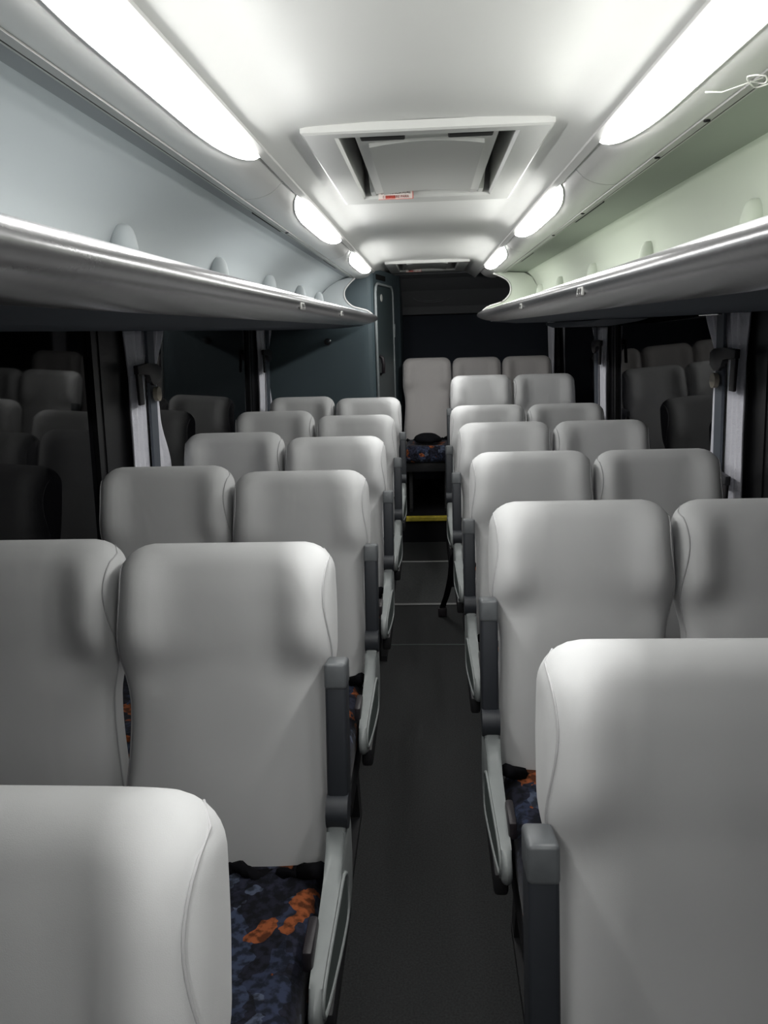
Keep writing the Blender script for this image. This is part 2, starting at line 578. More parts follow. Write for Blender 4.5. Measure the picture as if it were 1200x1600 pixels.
# ------------------------------------------------------------------ hatches
def hatch(y0, y1, label):
    t = thing('roof_hatch', (0.005, (y0 + y1) / 2, 2.06), label, 'hatch')
    ly = (y1 - y0) / 2
    hx = 0.29
    bm = NB()
    zt = 0.0
    # flat flange
    def ring(a, b, z): return [bm.verts.new((-a, -b, z)), bm.verts.new((a, -b, z)), bm.verts.new((a, b, z)), bm.verts.new((-a, b, z))]
    hi, li = HX - 0.022, ly - 0.075
    rs = [ring(hx, ly, 0.004), ring(hx, ly, -0.014), ring(hx - 0.006, ly - 0.006, -0.018), ring(hi + 0.006, li + 0.006, -0.012), ring(hi, li, -0.004), ring(hi, li, 0.10)]
    for r0, r1 in zip(rs, rs[1:]):
        for k in range(4):
            bm.faces.new((r0[k], r0[(k + 1) % 4], r1[(k + 1) % 4], r1[k]))
    link('flange', bm, M['hatch'], t, True, 30)
    bm = NB()
    box(bm, -hi - 0.01, hi + 0.01, -li - 0.01, li + 0.01, 0.10, 0.12)
    link('recess', bm, M['dark'], t)
    # inner hinged panel, narrower than the opening, far edge flush
    bm = NB()
    hp = hi - 0.040
    secs = []
    for k in range(9):
        s = k / 8
        x = -hp + 2 * hp * s
        secs.append((x, -0.002 + 0.012 * (1 - (2 * s - 1) ** 2)))
    A = [bm.verts.new((x, -li + 0.025, z)) for x, z in secs] + [bm.verts.new((secs[-1][0], -li + 0.025, 0.07)), bm.verts.new((secs[0][0], -li + 0.025, 0.07))]
    B = [bm.verts.new((x, li - 0.03, z)) for x, z in secs] + [bm.verts.new((secs[-1][0], li - 0.03, 0.07)), bm.verts.new((secs[0][0], li - 0.03, 0.07))]
    bm.faces.new(A); bm.faces.new(B[::-1])
    for i in range(len(A)):
        j = (i + 1) % len(A)
        bm.faces.new((A[i], A[j], B[j], B[i]))
    link('panel', bm, M['hatch'], t, True, 30)
    # raised lid on the panel
    bm = NB()
    hq = hp - 0.028
    secs = []
    for k in range(9):
        s = k / 8
        secs.append((-hq + 2 * hq * s, -0.009 + 0.011 * (1 - (2 * s - 1) ** 2)))
    A = [bm.verts.new((x, -li + 0.12, z)) for x, z in secs] + [bm.verts.new((secs[-1][0], -li + 0.12, 0.03)), bm.verts.new((secs[0][0], -li + 0.12, 0.03))]
    B = [bm.verts.new((x, li - 0.05, z)) for x, z in secs] + [bm.verts.new((secs[-1][0], li - 0.05, 0.03)), bm.verts.new((secs[0][0], li - 0.05, 0.03))]
    bm.faces.new(A); bm.faces.new(B[::-1])
    for i in range(len(A)):
        j = (i + 1) % len(A)
        bm.faces.new((A[i], A[j], B[j], B[i]))
    link('lid', bm, M['hatch_lid'], t, True, 30)
    for sx in (-1, 1):
        bm = NB()
        box(bm, sx * hp * 0.62 - 0.055, sx * hp * 0.62 + 0.055, -li + 0.035, -li + 0.075, -0.004, 0.03, 0.004, 2)
        link('grip_slot', bm, M['dark'], t)
    for sx in (-1, 1):
        bm = NB()
        x0 = sx * (hp + 0.001)
        prism_x(bm, [(li - 0.001, -0.002), (li - 0.001, 0.09), (li - 0.22, 0.09), (li - 0.05, 0.0)], x0, x0 + sx * 0.018, 0.003)
        link('stay_arm', bm, M['hatch_lid'], t)
    # label with two lines of small print
    bm = NB(); box(bm, -0.060, 0.060, 0.0, 0.0015, -0.015, 0.015)
    lo = link('warning_label', bm, M['label'], t)
    lo.location = (-hp + 0.066, li - 0.010, -0.003)
    bm = NB()
    for a in ((-0.060, 0.060, -0.015, -0.0135), (0.0575, 0.060, -0.0135, 0.015)):
        box(bm, a[0], a[1], -0.0008, -0.0001, a[2], a[3])
    link('border', bm, M['label_red'], lo)
    bm = NB(); box(bm, -0.036, -0.002, -0.0008, -0.0001, -0.0120, -0.0020)
    link('red_patch', bm, M['label_red'], lo)
    for k, (txt, yy, mm) in enumerate((('EMERGENCIA PUXE', 0.0025, M['ink']), ('E EMPURRE PARA', -0.0105, M['ink_red']))):
        cu = bpy.data.curves.new('lettering', 'FONT')
        cu.body = txt
        cu.size = 0.0118
        cu.extrude = 0.0003
        cu.align_x = 'CENTER'
        cu.materials.append(mm)
        tmp = bpy.data.objects.new('tmp', cu)
        COL.objects.link(tmp)
        bpy.context.view_layer.update()
        me_ = bpy.data.meshes.new_from_object(tmp.evaluated_get(bpy.context.evaluated_depsgraph_get()))
        bpy.data.objects.remove(tmp)
        to = bpy.data.objects.new('lettering', me_)
        COL.objects.link(to)
        to.parent = lo
        to.rotation_euler = (PI / 2, 0, 0)
        to.location = (0.0, -0.0012, yy)
    return t


h1 = hatch(HATCH[0][0], HATCH[0][1], 'large white roof escape hatch near the front with a red and white label')
h2 = hatch(HATCH[1][0], HATCH[1][1], 'small-looking distant roof hatch above the aisle beside the toilet cabin')


# ------------------------------------------------------------------ light valances, lamps
LW_ = 0.056
LENS = [(-1.10, 0.13), (0.66, 1.90), (2.42, 3.62), (4.13, 5.42)]
YE = 5.66
for sx, side, words in ((-1, 'left', 'left'), (1, 'right', 'right')):
    k = 0.378 if sx < 0 else 0.390
    v = thing('light_valance', (0, 0, 0), 'long grey moulded duct along the %s edge of the ceiling, holding the lamps' % words, 'valance')
    # convex panel from the ceiling seam down to the rail
    base = [(k, 2.006), (k + 0.010, 1.996), (k + 0.030, 1.978), (k + 0.055, 1.9655), (k + 0.085, 1.9590), (k + 0.115, 1.9585)]
    prof = [(sx * x, z) for x, z in smooth_curve(base, 4)]
    if sx > 0:
        prof = prof
    def off(pr, d):
        n = len(pr); out = []
        for i, (x, z) in enumerate(pr):
            a = pr[max(i - 1, 0)]; b = pr[min(i + 1, n - 1)]
            dx, dz = b[0] - a[0], b[1] - a[1]; L = math.hypot(dx, dz)
            nx, nz = dz / L, -dx / L
            if nz > 0: nx, nz = -nx, -nz
            out.append((x + nx * d, z + nz * d))
        return out
    segs = [(YF, 0.42), (0.425, 2.20), (2.205, 4.02), (4.025, YE if sx < 0 else 5.95)]
    for a, b in segs:
        bm = NB()
        pr = prof
        back = off(pr, -0.012)
        loop = pr + back[::-1]
        A = [bm.verts.new((x, a, z)) for x, z in loop]; B = [bm.verts.new((x, b, z)) for x, z in loop]
        bm.faces.new(A); bm.faces.new(B[::-1])
        for i in range(len(loop)):
            j = (i + 1) % len(loop)
            bm.faces.new((A[i], A[j], B[j], B[i]))
        link('panel', bm, M['valance'], v, True, 35)
    # bright bead along the ceiling seam
    bm = NB(); prism_y(bm, [(sx * (k + 0.005), 2.000), (sx * (k + 0.001), 1.997), (sx * (k - 0.013), 2.008), (sx * (k - 0.012), 2.016), (sx * (k + 0.004), 2.012)], YF, YE if sx < 0 else 5.95)
    link('seam_bead', bm, M['valance'], v, True, 25)
    # rail at the outer edge
    bm = NB()
    x = sx * (k + 0.122)
    prism_y(bm, [(x - 0.008, 1.955), (x + 0.008, 1.955), (x + 0.010, 1.963), (x - 0.010, 1.963)], YF, YE - 0.15)
    link('rail', bm, M['rail'], v)
    bm = NB()
    prism_y(bm, [(x + sx * 0.012, 1.956), (x + sx * 0.016, 1.956), (x + sx * 0.016, 1.968), (x + sx * 0.012, 1.968)], YF, YE - 0.15)
    link('rail_edge', bm, M['rail'], v)
    for yy in ([0.86, 2.9] if sx < 0 else [1.02, 1.55, 1.86, 2.7, 3.3]):
        bm = NB()
        tube(bm, [(x, yy, 1.9555), (x, yy, 1.9525)], 0.006, 10)
        link('screw', bm, M['dark'], v)
    # dark vent slits in the rail zone
    for a, b in ((0.3, 0.75), (2.45, 2.9), (4.1, 4.6)) if sx < 0 else ((0.2, 0.6), (2.5, 2.95), (4.1, 4.6)):
        bm = NB()
        box(bm, min(x + sx * 0.017, x + sx * 0.026), max(x + sx * 0.017, x + sx * 0.026), a, b, 1.958, 1.966)
        link('slit', bm, M['dark'], v)
    # underside behind the rail, sloping up to the rack back panel
    ox = 0.555 if sx < 0 else 0.67
    oz = 1.960 if sx < 0 else 1.955
    bm = NB()
    pr = [(sx * (k + 0.115), 1.967), (sx * (k + 0.15), 1.966), (sx * ox, oz)]
    loop = pr + [(x2, z2 + 0.012) for x2, z2 in pr[::-1]]
    ny = 60
    rows = []
    for j in range(ny + 1):
        y = YF + (YE - YF) * j / ny
        rows.append([bm.verts.new((x2, y, z2)) for x2, z2 in loop])
    for j in range(ny):
        for i in range(len(loop)):
            i2 = (i + 1) % len(loop)
            bm.faces.new((rows[j][i], rows[j][i2], rows[j + 1][i2], rows[j + 1][i]))
    bm.faces.new(rows[0]); bm.faces.new(rows[-1][::-1])
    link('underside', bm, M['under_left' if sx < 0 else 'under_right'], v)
    # lamps: long lens, tapered and rounded at both ends, bulging out of the panel
    order = ['behind the viewpoint', 'nearest', 'second', 'third and smallest']
    for li, (a, b) in enumerate(LENS):
        t = thing('ceiling_lamp', (0, (a + b) / 2, 0), None)
        if li == 0:
            tag(t, 'white strip lamp of the %s row above the front, mostly out of view' % words, 'lamp', 'strip lamps beside the ceiling')
        else:
            tag(t, ['', 'long bright strip lamp on the %s, nearest, cut by the photo top' % words,
                    'shorter bright strip lamp on the %s, second from the viewer' % words,
                    'small-looking strip lamp at the far end of the %s row' % words][li], 'lamp', 'strip lamps beside the ceiling')
        bm = NB()
        ny, nu = 64, 14
        L = b - a
        outer = off(prof, 0.0015)
        # arc-length table
        cum = [0]
        for i in range(1, len(prof)):
            cum.append(cum[-1] + math.hypot(prof[i][0] - prof[i - 1][0], prof[i][1] - prof[i - 1][1]))
        def at(s, d):
            s = max(0, min(cum[-1] - 1e-5, s))
            for i in range(1, len(cum)):
                if s <= cum[i]:
                    f = (s - cum[i - 1]) / (cum[i] - cum[i - 1])
                    P = off(prof, d)
                    return (P[i - 1][0] + (P[i][0] - P[i - 1][0]) * f, P[i - 1][1] + (P[i][1] - P[i - 1][1]) * f)
        rows = []
        for j in range(ny + 1):
            yy = j / ny
            e = min(yy, 1 - yy) * L
            r = 0.42
            wdt = LW_ * (math.sqrt(max(0, 1 - (1 - min(1, e / r)) ** 2)) if e < r else 1) ** 1.1
            wdt = max(wdt, 0.002)
            row = []
            for i in range(nu + 1):
                s = 0.004 + wdt * i / nu
                bulge = 0.0015 + 0.0165 * math.sin(PI * (i / nu) ** 0.75) ** 0.6 * min(1, wdt / 0.05)
                x2, z2 = at(s, bulge)
                row.append(bm.verts.new((x2, a + L * yy - (a + b) / 2, z2)))
            rows.append(row)
        for j in range(ny):
            for i in range(nu):
                bm.faces.new((rows[j][i], rows[j][i + 1], rows[j + 1][i + 1], rows[j + 1][i]))
        link('lens', bm, M['lens'], t, True)
        bm = NB()
        pts = []
        for j in range(ny + 1):
            yy = j / ny
            e = min(yy, 1 - yy) * L
            wdt = max(0.002, LW_ * (math.sqrt(max(0, 1 - (1 - min(1, e / 0.42)) ** 2)) if e < 0.42 else 1) ** 1.1)
            x2, z2 = at(0.004 + wdt + 0.001, 0.001)
            pts.append((x2, a + L * yy - (a + b) / 2, z2))
        tube(bm, pts, 0.0022, 6)
        link('rim', bm, M['valance'], t, True)
# loose cable tie hanging on the right rail
bm = NB()
tube(bm, smooth_curve([(0.500, 1.33, 1.957), (0.515, 1.31, 1.948), (0.503, 1.28, 1.950), (0.485, 1.30, 1.955), (0.512, 1.34, 1.951), (0.522, 1.30, 1.946)], 5), 0.0013, 6)
tube(bm, [(0.508, 1.30, 1.953), (0.470, 1.36, 1.951), (0.447, 1.37, 1.955)], 0.0011, 6)
tag(link('cable_tie', bm, M['tie'], None, True), 'loose white plastic cable tie snagged on the right lamp rail', 'cable tie')

# ------------------------------------------------------------------ luggage racks
for sx, side in ((-1, 'left'), (1, 'right')):
    mb = M['back_left' if sx < 0 else 'back_right']
    r = thing('luggage_rack', (0, 0, 0), 'overhead luggage rack running along the %s wall with a rounded silver lip' % side, 'luggage rack')
    ox = 0.555 if sx < 0 else 0.67
    oz = 1.960 if sx < 0 else 1.955
    YL = 5.42
    # back panel: from the valance outward and down to the shelf
    base = [(ox - 0.012, oz + 0.008)] + ([(0.61, 1.938), (0.67, 1.903), (0.72, 1.855)] if sx < 0 else [(0.705, 1.925), (0.738, 1.865)]) + [(0.748, 1.79), (0.758, 1.70), (0.758, 1.655)]
    pr = [(sx * x, z) for x, z in smooth_curve(base, 6)]
    bm = NB()
    loop = pr + [(x + sx * 0.012, z + 0.012) for x, z in pr[::-1]]
    A = [bm.verts.new((x, YF, z)) for x, z in loop]; B = [bm.verts.new((x, YE if sx < 0 else 5.7, z)) for x, z in loop]
    bm.faces.new(A); bm.faces.new(B[::-1])
    for i in range(len(loop)):
        j = (i + 1) % len(loop)
        bm.faces.new((A[i], A[j], B[j], B[i]))
    link('back_panel', bm, mb, r, True, 40)
    # shelf floor and dark underside
    bm = NB()
    prism_y(bm, [(sx * 0.44, 1.660), (sx * 0.60, 1.648), (sx * 0.76, 1.650), (sx * 0.76, 1.658), (sx * 0.60, 1.658), (sx * 0.44, 1.672)], YF, YL)
    link('shelf', bm, mb, r)
    bm = NB()
    prism_y(bm, [(sx * 0.430, 1.640), (sx * 0.60, 1.625), (sx * 1.02, 1.625), (sx * 1.125, 1.645), (sx * 1.125, 1.655), (sx * 1.09, 1.649), (sx * 0.60, 1.647), (sx * 0.435, 1.655)], YF, YL)
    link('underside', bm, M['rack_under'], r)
    # lip: rounded hollow nose, tapering to a point at the rear end
    base = [(0.455, 1.682), (0.425, 1.709), (0.397, 1.7155), (0.370, 1.709), (0.356, 1.692), (0.363, 1.667), (0.392, 1.646), (0.430, 1.637), (0.455, 1.645)]
    lp = smooth_curve(base, 4, closed=True)
    bm = NB()
    ysl = [YF, 0, 1, 2, 3, 4.0, 4.5, 4.8] + [4.8 + 0.68 * i / 14 for i in range(1, 15)]
    rows = []
    for y in ysl:
        t_ = max(0, (y - 4.8) / 0.68)
        sc = math.sqrt(max(0.0, 1 - t_ ** 2.6)) * 0.985 + 0.015
        rows.append([bm.verts.new((sx * (0.372 - 0.03 * t_ + (x - 0.372) * sc), y, 1.678 + 0.004 * t_ + (z - 1.678) * sc)) for x, z in lp])
    n = len(lp)
    for a, b in zip(rows, rows[1:]):
        for i in range(n):
            bm.faces.new((a[i], a[(i + 1) % n], b[(i + 1) % n], b[i]))
    bm.faces.new(rows[0]); bm.faces.new(rows[-1][::-1])
    link('lip', bm, M['lip'], r, True, 50)
    # end panel with a concave front edge
    cst = [(0.485 if sx < 0 else 0.445, 1.955), (0.53, 1.915), (0.562, 1.868), (0.555, 1.815), (0.51, 1.770), (0.455, 1.752), (0.41, 1.738), (0.375, 1.712)]
    cc = smooth_curve(cst, 5)
    outer = [(0.40, 1.66), (0.60, 1.660), (0.757, 1.660), (0.757, 1.70), (0.747, 1.79)] + ([(0.719, 1.855), (0.669, 1.902), (0.609, 1.937)] if sx < 0 else [(0.737, 1.864), (0.704, 1.924)]) + [(ox - 0.02, oz - 0.002), (k + 0.13, 1.962)]
    bm = NB()
    prism_y(bm, [(sx * x, z) for x, z in cc + outer], YL - 0.012, YL)
    link('end_panel', bm, mb, r)
    bm = NB()
    tube(bm, [(sx * x, YL - 0.012, z) for x, z in cc], 0.006, 8)
    link('end_panel_trim', bm, M['valance'], r, True)
    # rack brackets: rounded fins against the back panel
    for yb in (-0.70, 0.15, 1.00, 1.87, 2.72, 3.58, 4.44, 5.20):
        bm = NB()
        bmesh.ops.create_uvsphere(bm, u_segments=24, v_segments=16, radius=1)
        for v_ in bm.verts:
            zz_ = v_.co.z
            q_ = max(0.02, 1 - zz_ * zz_) ** -0.22
            v_.co = Vector((sx * (0.712 if sx < 0 else 0.738) + v_.co.x * q_ * 0.036, yb + v_.co.y * q_ * 0.026, (1.772 if sx < 0 else 1.774) + zz_ * 0.090))
        link('rack_bracket', bm, mb, r, True, 50)
    # small seat-number plates on the lip
    for yy in ((2.26, 3.3) if sx < 0 else (1.88, 3.05)):
        bm = NB()
        R0 = Matrix.Translation((sx * 0.357, yy, 1.676)) @ Matrix.Rotation(sx * 0.12, 4, 'Y')
        box(bm, -0.003, 0.003, -0.032, 0.032, -0.010, 0.010, 0.001, 1, R0)
        pl = link('number_plate', bm, M['sticker'], r)
        bm = NB()
        for dy in (-0.016, 0.008):
            box(bm, -0.0045, 0.0045, dy, dy + 0.010, -0.004, 0.006, 0, 1, R0)
            box(bm, -0.0045, 0.0045, dy - 0.006, dy - 0.003, -0.007, 0.004, 0, 1, R0)
        box(bm, -0.0045, 0.0045, -0.026, 0.022, -0.009, -0.0065, 0, 1, R0)
        link('seat_symbol', bm, M['ink'], pl)
# header box and thin metal strip added for a bright reflection under the right-hand rack
bm = NB()
prism_x(bm, [(3.7, 1.622), (3.9, 1.610), (4.5, 1.590), (5.1, 1.588), (5.4, 1.604), (5.42, 1.622)], 0.80, 1.02, 0.003)
tag(link('curtain_rail_cover', bm, M['pillar'], None), 'low grey moulded cover under the right rack above the far window', 'cover')
bm = NB(); box(bm, 0.93, 0.945, 2.60, 2.78, 1.618, 1.626, 0.003, 2)
tag(link('reflection_strip', bm, M['chrome']), 'short metal strip standing in for a bright reflection under the right luggage rack', 'reflection strip')


# ------------------------------------------------------------------ curtains, pillar trims and hooks
def curtain(name, sx, ya, yb, ztop, zbot, tie, wfun, label, group, pleats):
    """pleated cloth; wfun(z) gives (y0,y1)"""
    bm = NB()
    nz, ny = 40, 8 * pleats
    rows = []
    for j in range(nz + 1):
        z = zbot + (ztop - zbot) * j / nz
        y0, y1 = wfun(z)
        xw = XW - 0.035 * (z - 0.72) / 0.94
        row = []
        for i in range(ny + 1):
            s = i / ny
            d = 0.012 * math.sin(s * pleats * 2 * PI + 0.6 * math.sin(z * 5)) + 0.004 * math.sin(s * 19 + z * 8)
            row.append(bm.verts.new((sx * (xw - 0.028 + d), y0 + (y1 - y0) * s, z)))
        rows.append(row)
    for j in range(nz):
        for i in range(ny):
            bm.faces.new((rows[j][i], rows[j][i + 1], rows[j + 1][i + 1], rows[j + 1][i]))
    o = link(name, bm, M['curtain'], None, True)
    md = o.modifiers.new('thickness', 'SOLIDIFY')
    md.thickness = 0.002
    tag(o, label, 'curtain', group)
    return o


def lerp_tab(tab, z):
    for (z0, a), (z1, b) in zip(tab, tab[1:]):
        if z <= z1:
            f = sstep(z0, z1, z)
            return tuple(p + (q_ - p) * f for p, q_ in zip(a, b))
    return tab[-1][1]


def window_set(sx, yc, big, words, zt=1.634):
    """two curtains tied beside a grey pillar trim"""
    g = 'tied-back window curtains'
    near = [(0.72, (yc - 0.13, yc + 0.00)), (1.05, (yc - 0.15, yc + 0.0)), (1.30, (yc - 0.145, yc - 0.01)), (1.45, (yc - 0.13, yc - 0.02)), (1.655, (yc - 0.15, yc + 0.05))]
    far = [(0.72, (yc + 0.04, yc + (0.34 if sx < 0 else 0.15))), (1.05, (yc + 0.04, yc + (0.26 if sx < 0 else 0.15))), (1.30, (yc + 0.04, yc + (0.15 if sx < 0 else 0.14))), (1.45, (yc + 0.05, yc + 0.12)), (1.655, (yc + 0.12, yc + 0.24))]
    curtain('curtain', sx, 0, 0, zt, 0.74, 0, lambda z: lerp_tab(near, z), 'pale lilac curtain, wider front half, tied at the %s' % words, g, 3)
    curtain('curtain', sx, 0, 0, zt, 0.74, 0, lambda z: lerp_tab(far, z), 'pale lilac curtain, narrow rear half, tied at the %s' % words, g, 2)
    # grey strap-like trim
    bm = NB()
    xt = XW - 0.045
    prism_y(bm, [(sx * (XW - 0.046), 0.74), (sx * (XW - 0.056), 0.74), (sx * (XW - 0.035 - 0.056), zt), (sx * (XW - 0.035 - 0.046), zt)], yc - 0.015, yc + 0.055)
    tag(link('pillar_strap', bm, M['pillar']), 'flat grey upright strap between the curtains of the %s' % words, 'strap')
    for zz, mm, nm in ((1.44, M['hook'], 'upper'), (0.99, M['hook_grey'], 'lower')):
        h = thing('curtain_hook', (sx * (XW - 0.085), yc, zz), '%s %s bracket holding the curtains of the %s' % (nm, 'dark' if nm == 'upper' else 'grey', words), 'hook')
        bm = NB()
        dx = -sx * 0.0
        prism_x(bm, [(-0.15, 0.03), (-0.15, 0.062), (-0.04, 0.066), (0.06, 0.060), (0.095, 0.045), (0.09, 0.0), (0.05, -0.02), (0.0, -0.02), (-0.03, 0.0), (-0.04, 0.026)], -0.010 * 1, 0.010, 0.004)
        link('arm', bm, mm, h, True, 40)
        bm = NB()
        box(bm, -0.006, 0.006, -0.15, -0.105, -0.085, 0.032, 0.004, 2)
        link('prong', bm, M['hook'], h, True, 40)
    if big:
        bm = NB(); tube(bm, [(sx * (XW - 0.088), yc + 0.02, 1.385), (sx * (XW - 0.105), yc + 0.02, 1.385)], 0.028, 20)
        tag(link('button_cap', bm, M['button'], None, True, 40), 'round beige cap on the strap of the %s' % words, 'cap')


window_set(-1, 2.97, True, 'near left window pillar')
window_set(-1, 5.22, False, 'far left window pillar')
window_set(1, 2.94, True, 'near right window pillar')
window_set(1, 5.10, False, 'far right window pillar', 1.583)
rc = [(0.9, (7.0, 7.24)), (1.655, (7.0, 7.24))]
curtain('curtain', 1, 0, 0, 1.634, 0.9, 0, lambda z: (7.0, 7.24), 'pale curtain in the rear right corner behind the last seats', None, 3)


# ------------------------------------------------------------------ seats
SEAT_H = 0.715
BASE = 0.470


def back_w(h):
    w = 0.211 - 0.017 * sstep(0.08, 0.34, h) + 0.021 * sstep(0.36, 0.50, h) - 0.004 * sstep(0.56, 0.70, h)
    r = 0.064
    if h > SEAT_H - r:
        q_ = (h - (SEAT_H - r)) / r
        w = w - r + r * math.sqrt(max(0, 1 - q_ * q_))
    if h < 0.035:
        q_ = (0.035 - h) / 0.035
        w -= 0.03 * (1 - math.sqrt(max(0, 1 - q_ * q_)))
    return w


def back_pt(h, phi, th, yb):
    """point on the back surface: phi 0 = +x side, pi/2 = front"""
    w = back_w(h)
    t = 0.052
    r = 0.050
    if h > SEAT_H - r:
        q_ = (h - (SEAT_H - r)) / r
        t *= math.sqrt(max(0.0, 1 - q_ ** 2)) * 0.96 + 0.04
    if h < 0.03:
        t *= 0.6 + 0.4 * math.sqrt(max(0, 1 - ((0.03 - h) / 0.03) ** 2))
    c, s = math.cos(phi), math.sin(phi)
    e = 2 / 3.6
    u = math.copysign(abs(c) ** e, c) * w
    d = math.copysign(abs(s) ** e, s) * t
    un = abs(u) / max(w, 1e-4)
    if s > 0:
        k_ = abs(s) ** e
        au = abs(u) / 0.216
        head = sstep(0.26, 0.56, h) * (1 - 0.5 * sstep(0.60, 0.715, h))
        cyl = 0.020 * head
        eh = math.exp(-((h - 0.575) / 0.115) ** 4)
        ear = 0.046 * eh * sstep(0.42, 0.84, au)
        hollow = -0.010 * math.exp(-((h - 0.45) / 0.05) ** 2 - ((au - 0.62) / 0.22) ** 2)
        ear += hollow
        low = 0.012 * math.sin(min(1, h / 0.46) * PI) * (1 - 0.4 * au * au)
        side_low = 0.008 * sstep(0.6, 0.95, au) * (1 - sstep(0.30, 0.46, h))
        d += k_ * (cyl + ear + low + side_low)
        d *= 1
    nf = (0, -math.cos(th), math.sin(th))
    al = (0, math.sin(th), math.cos(th))
    return Vector((u, yb + al[1] * h + nf[1] * d, BASE + al[2] * h + nf[2] * d))


def make_back(th, seed):
    bm = NB()
    nh, nphi = 44, 56
    hs = []
    for i in range(nh + 1):
        s = i / nh
        hs.append(SEAT_H * (1 - (1 - s) ** 1.35) if s > 0 else 0)
    hs = [0, 0.004, 0.010, 0.02, 0.035] + [h for h in hs if 0.05 < h < SEAT_H - 0.0008] + [SEAT_H - 0.0003]
    yb = 0.05
    rows = []
    for h in hs:
        rows.append([bm.verts.new(back_pt(h, 2 * PI * k_ / nphi, th, yb)) for k_ in range(nphi)])
    for a, b in zip(rows, rows[1:]):
        for k_ in range(nphi):
            bm.faces.new((a[k_], a[(k_ + 1) % nphi], b[(k_ + 1) % nphi], b[k_]))
    bm.faces.new(rows[0][::-1]); bm.faces.new(rows[-1])
    for v_ in bm.verts:
        p = v_.co * 7 + Vector((seed, seed * 2, 0))
        v_.co += v_.normal * 0 + Vector((0, -1, 0.3)) * 0.0022 * noise.noise(Vector((p.x * 1.5, p.y, p.z * 0.6)))
    return bm


def seam_pts(side, th):
    pts = []
    for i in range(40):
        h = 0.10 + (SEAT_H - 0.016 - 0.10) * i / 39
        inw = 0.18 + 0.36 * math.exp(-((h - 0.60) / 0.10) ** 2) - 0.5 * sstep(0.66, 0.70, h)
        ph = inw if side > 0 else PI - inw
        p = back_pt(h, ph, th, 0.05)
        n_ = (p - back_pt(h, ph, th, 0.05 + 0.0)).length
        pts.append(p + Vector((side * 0.0008, -0.0006, 0.0004)))
    return pts


